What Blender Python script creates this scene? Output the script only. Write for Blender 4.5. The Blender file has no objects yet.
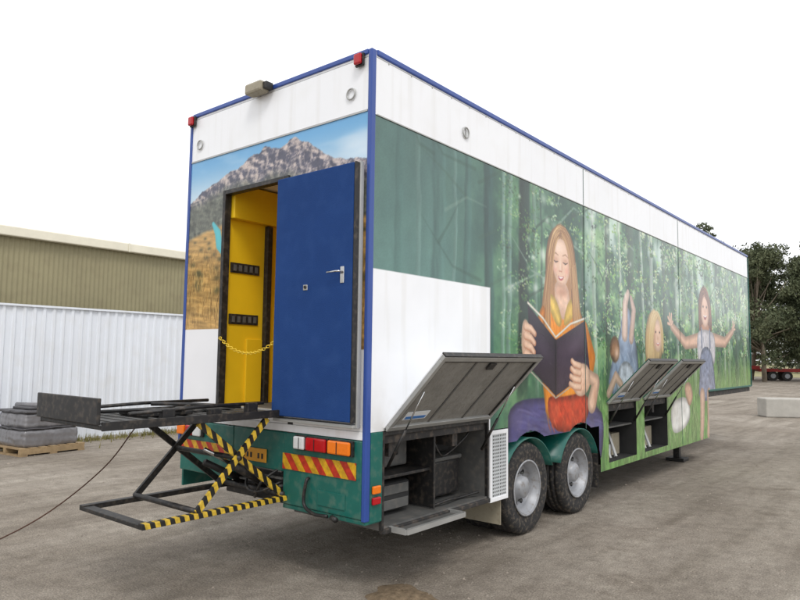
import bpy, math, numpy as np, random
from mathutils import Vector, Matrix
random.seed(4); RNG=np.random.default_rng(7)
scn=bpy.context.scene
scn.view_settings.view_transform='Standard'; scn.view_settings.look='None'; scn.view_settings.exposure=0
COL=bpy.context.collection
def lin(c):
    c=np.asarray(c,float)/255.; return np.where(c<=.04045,c/12.92,((c+.055)/1.055)**2.4)
# ---------------------------------------------------------------- materials
def mat(name,rgb,rough=.5,metal=0,var=.15,vscale=3.,bump=0,bscale=60,spec=.5,dirt=None,dirt_amt=.0,streak=0):
    m=bpy.data.materials.new(name); m.use_nodes=True; nt=m.node_tree; N=nt.nodes; Lk=nt.links
    b=N['Principled BSDF']; b.inputs['Roughness'].default_value=rough; b.inputs['Metallic'].default_value=metal
    b.inputs['Specular IOR Level'].default_value=spec
    c=lin(rgb); tc=N.new('ShaderNodeTexCoord'); nz=N.new('ShaderNodeTexNoise'); nz.inputs['Scale'].default_value=vscale
    nz.inputs['Detail'].default_value=6; nz.inputs['Roughness'].default_value=.65
    Lk.new(tc.outputs['Object'],nz.inputs['Vector'])
    r=N.new('ShaderNodeValToRGB'); r.color_ramp.elements[0].position=.3; r.color_ramp.elements[1].position=.7
    r.color_ramp.elements[0].color=(*np.clip(c*(1-var),0,1),1); r.color_ramp.elements[1].color=(*np.clip(c*(1+var*.5),0,1),1)
    Lk.new(nz.outputs['Fac'],r.inputs['Fac']); out=r.outputs['Color']
    def over(vec,scale,a,b_,amt,colr,out):
        n2=N.new('ShaderNodeTexNoise'); n2.inputs['Scale'].default_value=scale; n2.inputs['Detail'].default_value=8
        Lk.new(vec,n2.inputs['Vector'])
        rr=N.new('ShaderNodeMapRange'); rr.inputs['From Min'].default_value=a; rr.inputs['From Max'].default_value=b_
        rr.inputs['To Max'].default_value=amt; Lk.new(n2.outputs['Fac'],rr.inputs['Value'])
        mx=N.new('ShaderNodeMix'); mx.data_type='RGBA'; Lk.new(rr.outputs[0],mx.inputs['Factor'])
        Lk.new(out,mx.inputs['A']); mx.inputs['B'].default_value=(*lin(colr),1); return mx.outputs['Result']
    if dirt is not None: out=over(tc.outputs['Object'],vscale*4,.5,.72,dirt_amt,dirt,out)
    if streak:
        mp=N.new('ShaderNodeMapping'); mp.inputs['Scale'].default_value=(9,9,.5); Lk.new(tc.outputs['Object'],mp.inputs['Vector'])
        out=over(mp.outputs[0],1.0,.52,.75,streak,(176,168,150),out)
    Lk.new(out,b.inputs['Base Color'])
    if bump:
        n3=N.new('ShaderNodeTexNoise'); n3.inputs['Scale'].default_value=bscale; n3.inputs['Detail'].default_value=4
        Lk.new(tc.outputs['Object'],n3.inputs['Vector']); bp=N.new('ShaderNodeBump'); bp.inputs['Strength'].default_value=bump
        bp.inputs['Distance'].default_value=.01; Lk.new(n3.outputs['Fac'],bp.inputs['Height']); Lk.new(bp.outputs[0],b.inputs['Normal'])
    return m
def stripe_mat(name,ca,cb,k,rough=.5):
    m=bpy.data.materials.new(name); m.use_nodes=True; nt=m.node_tree; N=nt.nodes; Lk=nt.links
    b=N['Principled BSDF']; b.inputs['Roughness'].default_value=rough
    tc=N.new('ShaderNodeTexCoord'); d=N.new('ShaderNodeVectorMath'); d.operation='DOT_PRODUCT'; d.inputs[1].default_value=k
    Lk.new(tc.outputs['Object'],d.inputs[0]); f=N.new('ShaderNodeMath'); f.operation='FRACT'; Lk.new(d.outputs['Value'],f.inputs[0])
    g=N.new('ShaderNodeMath'); g.operation='GREATER_THAN'; g.inputs[1].default_value=.5; Lk.new(f.outputs[0],g.inputs[0])
    mx=N.new('ShaderNodeMix'); mx.data_type='RGBA'; Lk.new(g.outputs[0],mx.inputs['Factor'])
    mx.inputs['A'].default_value=(*lin(ca),1); mx.inputs['B'].default_value=(*lin(cb),1)
    nz=N.new('ShaderNodeTexNoise'); nz.inputs['Scale'].default_value=25; nz.inputs['Detail'].default_value=6; Lk.new(tc.outputs['Object'],nz.inputs['Vector'])
    mr=N.new('ShaderNodeMapRange'); mr.inputs['From Min'].default_value=.35; mr.inputs['From Max'].default_value=.65; mr.inputs['To Min'].default_value=.6; Lk.new(nz.outputs['Fac'],mr.inputs['Value'])
    mm=N.new('ShaderNodeMix'); mm.data_type='RGBA'; mm.blend_type='MULTIPLY'; mm.inputs['Factor'].default_value=1
    Lk.new(mx.outputs['Result'],mm.inputs['A']); Lk.new(mr.outputs[0],mm.inputs['B']); Lk.new(mm.outputs['Result'],b.inputs['Base Color'])
    return m
M={}
M['white']=mat('white_panel_paint',(240,241,243),.28,var=.04,vscale=.8,dirt=(205,202,192),dirt_amt=.15,streak=.22)
M['blue']=mat('blue_trim_paint',(46,76,150),.3,var=.1,vscale=2)
M['doorblue']=mat('blue_door_carpet',(34,66,122),.8,var=.12,vscale=1.6,bump=.5,bscale=240,spec=.15,dirt=(56,86,136),dirt_amt=.18)
M['teal']=mat('teal_paint',(20,98,88),.35,var=.2,vscale=3,dirt=(110,120,105),dirt_amt=.4)
M['black']=mat('black_steel',(34,33,33),.5,var=.4,vscale=6,dirt=(110,98,85),dirt_amt=.35)
M['rubber']=mat('tyre_rubber',(40,39,39),.85,var=.25,vscale=6,dirt=(130,118,102),dirt_amt=.5,bump=.4,bscale=90)
M['chassis']=mat('chassis_steel',(48,46,45),.7,var=.4,vscale=4,dirt=(120,105,90),dirt_amt=.5)
M['rim']=mat('rim_steel',(160,162,166),.45,.2,var=.2,vscale=6,dirt=(110,98,84),dirt_amt=.6)
M['alu']=mat('aluminium_frame',(175,175,172),.4,.4,var=.15,vscale=5)
M['flapin']=mat('flap_inner_panel',(138,136,131),.5,var=.3,vscale=7,dirt=(105,98,88),dirt_amt=.6,bump=.4,bscale=30)
M['grey']=mat('dark_grey_box',(92,92,90),.6,var=.35,vscale=4,dirt=(120,110,100),dirt_amt=.4)
M['dark']=mat('dark_interior',(42,42,42),.8,var=.4,vscale=4)
M['yellow']=mat('yellow_interior_wall',(240,196,30),.5,var=.06,vscale=2)
M['yellowchain']=mat('yellow_plastic',(240,205,60),.4,var=.05)
M['redlamp']=mat('red_lamp_lens',(178,18,28),.15,var=.1,vscale=60)
M['amber']=mat('amber_lamp_lens',(235,120,20),.15,var=.1,vscale=60)
M['clear']=mat('clear_lamp_lens',(215,215,215),.1,var=.1,vscale=60)
M['chrome']=mat('chrome_metal',(200,200,200),.2,1,var=.05)
M['beige']=mat('beige_plastic',(158,150,130),.6,var=.15,vscale=6,dirt=(110,98,82),dirt_amt=.4)
M['plate']=mat('number_plate_yellow',(228,160,40),.45,var=.1,vscale=20)
M['sticker']=mat('sticker_white',(225,228,230),.5,var=.05)
M['stickerb']=mat('sticker_blue',(60,120,190),.5,var=.05)
M['haz_ry']=stripe_mat('red_yellow_hazard',(222,170,30),(196,52,30),(6.2,0,5.0),.4)
M['haz_by']=stripe_mat('black_yellow_hazard',(225,188,60),(30,29,28),(0,13,4),.5)
M['wood']=mat('pallet_wood',(160,136,102),.8,var=.3,vscale=8)
M['concrete']=mat('block_concrete',(176,172,164),.85,var=.15,vscale=3,bump=.5,bscale=40)
M['red']=mat('red_paint',(165,38,28),.5,var=.2)
M['rope']=mat('brown_rope',(84,58,46),.8)
M['seam']=mat('panel_seam',(84,112,102),.6)
# ---------------------------------------------------------------- mesh helpers
def obj(name,verts,faces,m=None,parent=None,smooth=False,bevel=0):
    me=bpy.data.meshes.new(name); me.from_pydata([tuple(v) for v in verts],[],[tuple(f) for f in faces]); me.update()
    if m: me.materials.append(m)
    if smooth: me.polygons.foreach_set('use_smooth',[True]*len(me.polygons))
    o=bpy.data.objects.new(name,me); COL.objects.link(o)
    if parent: o.parent=parent
    if bevel:
        b=o.modifiers.new('b','BEVEL'); b.width=bevel; b.segments=2; b.limit_method='ANGLE'
    return o
def empty(name,loc=(0,0,0)):
    e=bpy.data.objects.new(name,None); e.location=loc; e.empty_display_size=.3; COL.objects.link(e); return e
BF=[(0,3,2,1),(4,5,6,7),(0,1,5,4),(1,2,6,5),(2,3,7,6),(3,0,4,7)]
def box(name,x0,x1,y0,y1,z0,z1,m,parent=None,bevel=0):
    v=[(x0,y0,z0),(x1,y0,z0),(x1,y1,z0),(x0,y1,z0),(x0,y0,z1),(x1,y0,z1),(x1,y1,z1),(x0,y1,z1)]
    return obj(name,v,BF,m,parent,bevel=bevel)
def beam(name,a,b,w,h,m,parent=None,up=(0,0,1),bevel=0):
    a=Vector(a); b=Vector(b); d=(b-a).normalized(); up=Vector(up)
    s=d.cross(up); 
    if s.length<1e-4: s=d.cross(Vector((1,0,0)))
    s.normalize(); u=s.cross(d); s*=w/2; u*=h/2
    v=[a-s-u,a+s-u,b+s-u,b-s-u,a-s+u,a+s+u,b+s+u,b-s+u]
    return obj(name,v,BF,m,parent,bevel=bevel)
def tube(name,pts,r,m,parent=None,seg=10,closed=False):
    pts=[Vector(p) for p in pts]; V=[];F=[]; n=len(pts); rr=r if hasattr(r,'__len__') else [r]*n
    prev=None
    for i,p in enumerate(pts):
        if closed: d=pts[(i+1)%n]-pts[i-1]
        else: d=pts[min(i+1,n-1)]-pts[max(i-1,0)]
        d.normalize(); ref=prev if prev is not None else (Vector((0,0,1)) if abs(d.z)<.9 else Vector((1,0,0)))
        s=d.cross(ref); 
        if s.length<1e-4: s=d.cross(Vector((0,1,0)))
        s.normalize(); u=s.cross(d); prev=u
        for k in range(seg):
            a=2*math.pi*k/seg; V.append(p+s*math.cos(a)*rr[i]+u*math.sin(a)*rr[i])
    for i in range(n if closed else n-1):
        for k in range(seg):
            j=(i+1)%n; F.append((i*seg+k,i*seg+(k+1)%seg,j*seg+(k+1)%seg,j*seg+k))
    if not closed:
        F.append(tuple(range(seg))[::-1]); F.append(tuple((n-1)*seg+k for k in range(seg)))
    return obj(name,V,F,m,parent,smooth=True)
def smoothpts(pts,n=6):
    P=[np.array(p,float) for p in pts]; P=[2*P[0]-P[1]]+P+[2*P[-1]-P[-2]]; out=[]
    for i in range(1,len(P)-2):
        for k in range(n):
            t=k/n; a,b,c,d=P[i-1:i+3]; out.append(.5*((2*b)+(-a+c)*t+(2*a-5*b+4*c-d)*t*t+(-a+3*b-3*c+d)*t**3))
    out.append(P[-2]); return [tuple(o) for o in out]
def lathe(name,prof,c,m,parent=None,seg=64,sgn=1):
    V=[];F=[]
    for (r,x) in prof:
        for k in range(seg):
            a=2*math.pi*k/seg; V.append((c[0]+sgn*x,c[1]+r*math.cos(a),c[2]+r*math.sin(a)))
    for i in range(len(prof)-1):
        for k in range(seg):
            F.append((i*seg+k,i*seg+(k+1)%seg,(i+1)*seg+(k+1)%seg,(i+1)*seg+k))
    o=obj(name,V,F,m,parent,smooth=True); return o
def rings(name,c,ax,r,rt,m,parent):
    pts=[]
    for k in range(20):
        a=2*math.pi*k/20; p=[0,0,r*math.sin(a)]; p[1 if ax==0 else 0]=r*math.cos(a); pts.append(Vector(c)+Vector(p))
    return tube(name,pts,rt,m,parent,8,True)
# ---------------------------------------------------------------- noise + paint
TAB=RNG.random((8,256,256))
def vn(x,y,s=0):
    t=TAB[s%8]; xi=np.floor(x).astype(int); yi=np.floor(y).astype(int); fx=x-xi; fy=y-yi
    fx=fx*fx*(3-2*fx); fy=fy*fy*(3-2*fy)
    a=t[xi&255,yi&255];b=t[(xi+1)&255,yi&255];c=t[xi&255,(yi+1)&255];d=t[(xi+1)&255,(yi+1)&255]
    return (a*(1-fx)+b*fx)*(1-fy)+(c*(1-fx)+d*fx)*fy
def fbm(x,y,o=4,s=0,g=.5):
    r=0;a=1;t=0
    for i in range(o): r=r+a*vn(x*2**i+i*17.3,y*2**i+i*9.1,s+i); t+=a; a*=g
    return r/t
def ss(a,b,x):
    t=np.clip((x-a)/(b-a),0,1); return t*t*(3-2*t)
class Paint:
    def __init__(s,A,B): s.A=A; s.B=B; s.C=np.zeros((len(A),3))
    def near(s,lo,hi):
        i=np.searchsorted(s.A,lo[0]); j=np.searchsorted(s.A,hi[0]); b=s.B[i:j]
        return np.where((b>lo[1])&(b<hi[1]))[0]+i
    def fill(s,mask,col): 
        m=np.clip(mask,0,1)[:,None]; s.C=s.C*(1-m)+np.asarray(col,float)*m
    def sd(s,pts):
        P=np.array(pts,float); n=len(P); idx=s.near(P.min(0)-.15,P.max(0)+.15)
        a=s.A[idx];b=s.B[idx]; ins=np.zeros(len(idx),bool); dd=np.full(len(idx),1e9)
        for i in range(n):
            p=P[i];q=P[(i+1)%n]; e=q-p; L=e@e+1e-12
            t=np.clip(((a-p[0])*e[0]+(b-p[1])*e[1])/L,0,1)
            dd=np.minimum(dd,np.hypot(a-p[0]-t*e[0],b-p[1]-t*e[1]))
            c=((p[1]>b)!=(q[1]>b)); xx=(q[0]-p[0])*(b-p[1])/(q[1]-p[1]+1e-15)+p[0]
            ins^=c&(a<xx)
        return idx,np.where(ins,dd,-dd)
    def poly(s,pts,col,soft=.012,round_=2,shade=.25,grain=.12,gs=(14,14),fade=.10,side=0):
        P=[np.array(p,float) for p in pts]
        for _ in range(round_):
            Q=[]
            for i in range(len(P)):
                p=P[i];q=P[(i+1)%len(P)]; Q+= [p*.75+q*.25,p*.25+q*.75]
            P=Q
        idx,d=s.sd(P)
        m=ss(-soft,soft,d)[:,None]
        a=s.A[idx];b=s.B[idx]; w=(a-a.mean())/(np.ptp(a)+1e-6) if len(a) else 0
        k=1-shade*(1-ss(0,fade,d))+grain*2*(fbm(a*gs[0],b*gs[1],3,3)-.5)-side*w
        col=np.asarray(col,float)[None]*k[:,None]
        s.C[idx]=s.C[idx]*(1-m)+col*m
    def stroke(s,pts,w,col,soft=.008,shade=.2,grain=.05,alpha=1):
        P=np.array(pts,float); w=np.array(w if hasattr(w,'__len__') else [w]*len(P),float)
        idx=s.near(P.min(0)-w.max()-.03,P.max(0)+w.max()+.03)
        if len(idx)==0: return
        a=s.A[idx];b=s.B[idx]; best=np.full(len(idx),-1e9)
        for i in range(len(P)-1):
            p=P[i];e=P[i+1]-p; L=e@e+1e-12
            t=np.clip(((a-p[0])*e[0]+(b-p[1])*e[1])/L,0,1)
            best=np.maximum(best,(w[i]*(1-t)+w[i+1]*t)-np.hypot(a-p[0]-t*e[0],b-p[1]-t*e[1]))
        m=ss(-soft,soft,best)[:,None]*alpha; k=1-shade*(1-ss(0,w.mean(),best))
        if grain: k=k+grain*2*(fbm(a*20,b*20,2,1)-.5)
        s.C[idx]=s.C[idx]*(1-m)+np.asarray(col,float)[None]*k[:,None]*m
    def air(s,c,r,col,al=.5,rot=0):
        ca,sa=math.cos(rot),math.sin(rot); R=max(r)*2.6
        idx=s.near((c[0]-R,c[1]-R),(c[0]+R,c[1]+R))
        x=s.A[idx]-c[0]; y=s.B[idx]-c[1]; u=(x*ca+y*sa)/r[0]; v=(-x*sa+y*ca)/r[1]
        m=(np.exp(-(u*u+v*v))*al)[:,None]; s.C[idx]=s.C[idx]*(1-m)+np.asarray(col,float)*m
    def ell(s,c,r,col,soft=.01,rot=0,**kw):
        pts=[(c[0]+r[0]*math.cos(t)*math.cos(rot)-r[1]*math.sin(t)*math.sin(rot),c[1]+r[0]*math.cos(t)*math.sin(rot)+r[1]*math.sin(t)*math.cos(rot)) for t in np.linspace(0,2*math.pi,28,endpoint=False)]
        s.poly(pts,col,soft,0,**kw)
    def strands(s,A0,A1,A2,n,cols,w=.006,al=.55):
        for i in range(n):
            t=random.random(); j=lambda Pq:(Pq[0][0]*(1-t)+Pq[1][0]*t+random.gauss(0,.012),Pq[0][1]*(1-t)+Pq[1][1]*t+random.gauss(0,.02))
            a,b,c=j(A0),j(A1),j(A2); q=[(a[0]*(1-u)**2+2*b[0]*u*(1-u)+c[0]*u*u,a[1]*(1-u)**2+2*b[1]*u*(1-u)+c[1]*u*u) for u in np.linspace(0,1,7)]
            s.stroke(q,[w*.5,w,w,w,w,w*.7,w*.3],random.choice(cols),.007,0,0,al)
def print_mat(name,rough):
    m=bpy.data.materials.new(name); m.use_nodes=True; N=m.node_tree.nodes; Lk=m.node_tree.links; b=N['Principled BSDF']
    b.inputs['Roughness'].default_value=rough; b.inputs['Specular IOR Level'].default_value=.5
    at=N.new('ShaderNodeAttribute'); at.attribute_name='Paint'
    tc=N.new('ShaderNodeTexCoord'); nz=N.new('ShaderNodeTexNoise'); nz.inputs['Scale'].default_value=1.2; nz.inputs['Detail'].default_value=7
    Lk.new(tc.outputs['Object'],nz.inputs['Vector']); mr=N.new('ShaderNodeMapRange'); mr.inputs['From Min'].default_value=.3; mr.inputs['From Max'].default_value=.7
    mr.inputs['To Min'].default_value=.93; mr.inputs['To Max'].default_value=1.03; Lk.new(nz.outputs['Fac'],mr.inputs['Value'])
    mm=N.new('ShaderNodeMix'); mm.data_type='RGBA'; mm.blend_type='MULTIPLY'; mm.inputs['Factor'].default_value=1
    Lk.new(at.outputs['Color'],mm.inputs['A']); Lk.new(mr.outputs[0],mm.inputs['B']); Lk.new(mm.outputs['Result'],b.inputs['Base Color'])
    n3=N.new('ShaderNodeTexNoise'); n3.inputs['Scale'].default_value=1.1; n3.inputs['Detail'].default_value=1; Lk.new(tc.outputs['Object'],n3.inputs['Vector'])
    bp=N.new('ShaderNodeBump'); bp.inputs['Strength'].default_value=.25; bp.inputs['Distance'].default_value=.02
    Lk.new(n3.outputs['Fac'],bp.inputs['Height']); Lk.new(bp.outputs[0],b.inputs['Normal'])
    return m
def sheet(name,us,vs,keep,to3,painter,m,parent):
    U,V=np.meshgrid(us,vs,indexing='ij'); a=U.ravel(); b=V.ravel(); nv=len(vs)
    cu=(us[:-1]+us[1:])/2; cv=(vs[:-1]+vs[1:])/2; CU,CV=np.meshgrid(cu,cv,indexing='ij'); K=keep(CU,CV)
    i,j=np.where(K); q=np.stack([i*nv+j,(i+1)*nv+j,(i+1)*nv+j+1,i*nv+j+1],1)
    used=np.unique(q); rm=np.full(len(a),-1); rm[used]=np.arange(len(used)); q=rm[q]; a=a[used]; b=b[used]
    P=Paint(a,b); painter(P); C=lin(np.clip(P.C,0,255))
    me=bpy.data.meshes.new(name); me.from_pydata(to3(a,b).tolist(),[],q.tolist()); me.update()
    ca=me.color_attributes.new('Paint','FLOAT_COLOR','POINT'); ca.data.foreach_set('color',np.c_[C,np.ones(len(C))].astype(np.float32).ravel())
    me.materials.append(m); o=bpy.data.objects.new(name,me); COL.objects.link(o); o.parent=parent; return o
# ================================================================ trailer
T=empty('box_semi_trailer'); W=2.5; L=13.18; H=4.3
SKIN=(238,198,170); SKD=(190,136,108); SKL=(252,226,206)
def paint_side(P):
    A,B=P.A,P.B; v=np.array
    lf=fbm(A*5,B*5,4,0,.55); big=fbm(A*.8,B*.7,3,2); fine=fbm(A*16,B*16,3,4,.6); soft=fbm(A*2.2,B*2.2,3,6,.5)
    dark=v((42,76,64.));mid=v((80,126,92.));br=v((146,186,128.));pale=v((210,228,220.));teal=v((100,136,130.))
    k=ss(.3,.7,lf*.45+soft*.35+big*.2)[:,None]; c=dark*(1-k)+mid*k
    h=(ss(.48,.7,soft*.55+lf*.3+fine*.15)*ss(2.0,5.5,A+big*2))[:,None]*.85; c=c*(1-h)+br*h
    p=(ss(.52,.68,big*.5+fbm(A*2.4,B*1.4,4,5)*.5)*ss(1.9,3.1,B)*ss(2.2,4.6,A))[:,None]*.85; c=c*(1-p)+pale*p
    g=(ss(2.0,1.4,B+.5*(big-.5))*ss(3.8,4.8,A))[:,None]; gr=v((98,140,74.))*(.7+.65*fbm(A*18,B*5,3,6))[:,None]; c=c*(1-g)+gr*g
    t=(1-ss(.5,2.6,A+.6*(big-.5)))[:,None]*.9; tt=teal*(1.0-.16*ss(2,3.7,B)+.3*(fbm(A*2.2,B*.5,4,1)-.5)+.10*(fbm(A*9,B*6,4,5)-.5))[:,None]; c=c*(1-t)+tt*t
    P.C=c
    def trunk(y,w,lean,col,a=1,z0=1.5):
        x=y+lean*(B-2.5)+.06*(vn(B*1.6,B*0+y,3)-.5)+.02*(vn(B*9,B*0+y,4)-.5); d=np.abs(A-x)
        m=ss(w*1.05,w*.6,d)*ss(z0-.2,z0+.4,B)*a; sh=(.72+.4*ss(-w,w,A-x)+.3*(fbm(A*30,B*5,2,2)-.5))[:,None]
        mm=m[:,None]; P.C=P.C*(1-mm)+v(col,float)*sh*mm
    for y,w,ln,col,a in [(.35,.06,.02,(78,112,106),.35),(.62,.04,-.01,(132,162,154),.3),(.9,.12,.02,(82,116,110),.5),(1.15,.03,.02,(140,170,162),.35),(1.35,.07,.03,(76,110,104),.6),(1.75,.10,-.02,(56,88,84),.75),(2.02,.04,.0,(170,196,188),.5),(2.14,.05,.02,(140,168,160),.6),(2.45,.14,.02,(40,58,52),.9),
        (2.72,.05,-.02,(130,156,142),.6),(2.86,.03,.0,(60,84,76),.6),(3.95,.05,.03,(66,88,74),.7),(4.3,.07,-.02,(186,202,186),.65),(4.75,.1,.02,(60,82,66),.8),(5.2,.05,0,(206,216,204),.7),
        (5.6,.16,.03,(66,88,74),.8),(6.1,.06,-.03,(190,206,192),.7),(6.5,.09,.02,(216,222,214),.6),(7.2,.22,.01,(64,90,78),.75),(7.75,.08,.0,(200,212,200),.6),(8.1,.12,.03,(90,112,94),.7),
        (8.7,.1,-.02,(196,208,196),.65),(10.4,.2,.02,(78,102,86),.7),(10.85,.08,0,(196,208,196),.6),(11.2,.12,0,(170,188,170),.6),(11.9,.2,-.01,(86,112,94),.7),(12.6,.15,.02,(160,180,162),.6)]:
        trunk(y,w,ln,col,a,1.4)
    for i in range(60):
        y=random.uniform(.6,12.8); z=random.uniform(2.4,3.7); l=random.uniform(.3,1.1)*random.choice((-1,1)); P.stroke([(y,z),(y+l*.5,z+random.uniform(0,.3)),(y+l,z+random.uniform(.1,.5))],[.020,.012,.004],random.choice([(48,72,58),(140,164,148),(66,92,76)]),.01,0,0,.65 if y>2 else .3)
    # foliage: thousands of small leaf dabs in sprays
    GR=[(58,92,54),(84,128,70),(120,164,90),(150,190,116),(182,210,150),(206,226,186),(44,72,50)]
    for sp in range(620):
        y=2.0+11*random.random()**1.1; z=random.uniform(1.9,3.76); col=random.choice(GR); n=random.randint(6,16); r=random.uniform(.06,.20); s_=.007+.0011*y; al=.35+.45*min(1,max(0,(y-1.5)/3))
        if 3.0<y<3.75 and z<3.3: continue
        for q in range(n):
            a=random.uniform(0,6.28); rr=r*random.random()**.6; cy=y+rr*math.cos(a); cz=z+rr*math.sin(a)*.7; b_=random.uniform(-.9,.3); l=s_*random.uniform(1.5,3.2)
            cc=tuple(min(255,max(0,x+random.gauss(0,12))) for x in col)
            P.stroke([(cy,cz),(cy+l*math.cos(b_),cz+l*math.sin(b_))],[s_,s_*.3],cc,.006,0,0,al)
    for i in range(150):
        y=random.uniform(2.2,13); z=random.uniform(2.0,3.76); r=random.uniform(.02,.07); P.air((y,z),(r*1.2,r),random.choice([(222,236,214),(176,212,150),(236,242,236)]),random.uniform(.3,.7))
    for i in range(1500):
        y=random.uniform(4.2,13); z=random.uniform(.45,1.9); P.stroke([(y,z),(y+random.gauss(0,.06),z+random.uniform(.08,.26))],[.009,.003],random.choice([(142,178,98),(66,100,54),(176,200,126),(108,148,78),(200,214,160)]),.007,0,0,.55)
    # ---- reading woman (printed graphic)
    P.poly([(2.13,1.40),(2.93,1.43),(4.45,1.28),(4.6,.95),(4.4,.40),(2.0,.40),(2.12,1.03)],(78,74,122),shade=.35,grain=.2,gs=(5,9))
    for i in range(60):
        y=random.uniform(2.2,4.3); z=random.uniform(.9,1.36); P.stroke([(y,z),(y+.15,z-.02),(y+.32,z-.07)],[.004,.014,.003],random.choice([(52,46,88),(114,108,156),(90,96,140)]),.015,0,0,.5)
    P.poly([(3.30,3.42),(3.06,3.28),(2.96,3.0),(2.97,2.75),(2.88,2.5),(2.86,2.2),(3.1,2.22),(3.72,2.5),(3.90,2.2),(3.86,2.55),(3.78,2.95),(3.72,3.25),(3.5,3.42)],(168,122,76),shade=.3,grain=.2,gs=(26,3))
    P.poly([(2.83,2.40),(3.10,2.52),(3.74,2.54),(3.96,2.36),(4.06,1.96),(3.95,1.30),(3.86,1.08),(2.98,1.12),(2.90,1.5),(2.80,1.94)],(232,142,36),shade=.3,grain=.15,gs=(6,6),side=.12)
    for i in range(70):
        y=random.uniform(2.9,3.95); z=random.uniform(1.2,2.45); dy=random.uniform(-.12,.12); P.stroke([(y,z),(y+dy*.5,z-.1),(y+dy,z-.22)],[.004,.015,.004],random.choice([(186,98,22),(252,190,90),(214,124,28)]),.018,0,0,.45)
    P.poly([(3.18,2.75),(3.52,2.75),(3.62,2.5),(3.42,2.24),(3.2,2.48)],SKIN,shade=.15)
    P.air((3.38,2.62),(.16,.06),SKD,.8); P.air((3.40,2.38),(.05,.08),SKD,.3)
    P.poly([(2.99,2.58),(3.2,2.57),(3.40,2.28),(3.28,2.18),(3.03,2.42)],(242,202,92),shade=.25); P.poly([(3.58,2.57),(3.78,2.56),(3.72,2.36),(3.44,2.20),(3.42,2.32)],(236,194,84),shade=.25)
    P.stroke([(3.40,2.24),(3.38,1.6)],.008,(190,104,24),.008,0); 
    for z in (2.12,1.98): P.ell((3.41,z),(.016,.016),(246,226,180),.008,shade=.2)
    P.poly([(3.12,3.02),(3.18,3.20),(3.38,3.27),(3.58,3.18),(3.62,2.96),(3.56,2.79),(3.43,2.675),(3.31,2.68),(3.17,2.82)],SKIN,shade=.12,grain=.03,fade=.07)
    P.air((3.30,3.14),(.14,.07),SKL,.7); P.air((3.60,2.95),(.06,.2),SKD,.6); P.air((3.37,2.69),(.13,.03),SKD,.5); P.air((3.14,2.90),(.03,.12),SKD,.3)
    P.air((3.22,2.995),(.06,.032),SKD,.55); P.air((3.475,2.995),(.065,.032),SKD,.55)
    P.air((3.21,2.88),(.05,.045),(238,158,136),.5); P.air((3.51,2.88),(.05,.045),(232,150,128),.5); P.air((3.22,2.91),(.03,.03),SKL,.5)
    P.stroke([(3.16,3.05),(3.22,3.068),(3.29,3.048)],[.003,.007,.004],(140,100,68),.009,0,0,.85); P.stroke([(3.40,3.052),(3.48,3.075),(3.56,3.045)],[.004,.007,.003],(140,100,68),.009,0,0,.85)
    P.stroke([(3.17,2.978),(3.225,2.962),(3.285,2.974)],[.003,.009,.004],(66,46,38),.006,0); P.stroke([(3.41,2.977),(3.475,2.962),(3.545,2.982)],[.004,.009,.003],(66,46,38),.006,0)
    P.air((3.345,2.94),(.02,.07),SKL,.6); P.air((3.388,2.91),(.02,.055),SKD,.4); P.stroke([(3.308,2.868),(3.325,2.862),(3.345,2.866),(3.365,2.862),(3.382,2.869)],.005,(180,110,88),.008,0)
    P.poly([(3.27,2.805),(3.31,2.806),(3.35,2.80),(3.39,2.806),(3.45,2.813),(3.40,2.765),(3.35,2.752),(3.30,2.765)],(196,92,92),.007,1,shade=.1)
    P.stroke([(3.295,2.796),(3.35,2.787),(3.425,2.80)],[.003,.009,.003],(252,247,242),.005,0,0); P.air((3.35,2.725),(.05,.010),SKD,.45); P.air((3.245,2.81),(.012,.02),SKD,.4); P.air((3.475,2.82),(.012,.02),SKD,.4)
    hc=[(206,160,104),(146,100,60),(228,190,134),(172,124,78),(112,74,46)]
    P.poly([(3.06,3.02),(3.10,3.28),(3.34,3.40),(3.42,3.30),(3.24,3.22),(3.15,3.08),(3.12,2.82),(3.06,2.6),(3.0,2.7)],(180,132,84),shade=.25,grain=.1)
    P.poly([(3.34,3.40),(3.62,3.36),(3.76,3.05),(3.76,2.6),(3.66,2.42),(3.60,2.8),(3.63,3.02),(3.54,3.22),(3.38,3.31)],(174,126,80),shade=.25,grain=.1)
    P.strands([(3.38,3.41),(3.30,3.28)],[(3.02,3.38),(3.16,3.14)],[(2.98,2.6),(3.12,2.7)],120,hc,.005); P.strands([(3.05,3.0),(3.12,2.9)],[(2.94,2.7),(3.06,2.6)],[(2.82,2.16),(3.08,2.20)],120,hc,.005)
    P.strands([(3.36,3.41),(3.40,3.29)],[(3.74,3.42),(3.60,3.18)],[(3.76,2.6),(3.63,2.7)],120,hc,.005); P.strands([(3.76,3.0),(3.64,2.9)],[(3.82,2.7),(3.66,2.6)],[(3.94,2.16),(3.68,2.26)],120,hc,.005)
    P.air((3.2,3.3),(.08,.04),(240,208,156),.35,.6)
    P.poly([(2.83,2.42),(2.98,2.44),(2.90,2.0),(2.72,1.80),(2.60,1.92)],(226,134,34),shade=.3,grain=.15)
    P.stroke([(3.98,2.2),(4.2,1.86),(4.12,1.62)],[.12,.12,.1],(226,134,38)); P.air((4.18,1.9),(.05,.2),(176,94,20),.5)
    P.poly([(2.95,1.44),(3.3,1.40),(4.05,1.45),(4.15,1.22),(3.9,1.0),(3.1,1.0)],(198,66,36),shade=.35,grain=.2)
    for i in range(30):
        y=random.uniform(3.0,4.0); z=random.uniform(1.05,1.4); P.stroke([(y,z),(y+.06,z-.08)],[.012,.004],random.choice([(150,40,24),(226,100,60)]),.014,0,0,.5)
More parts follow.
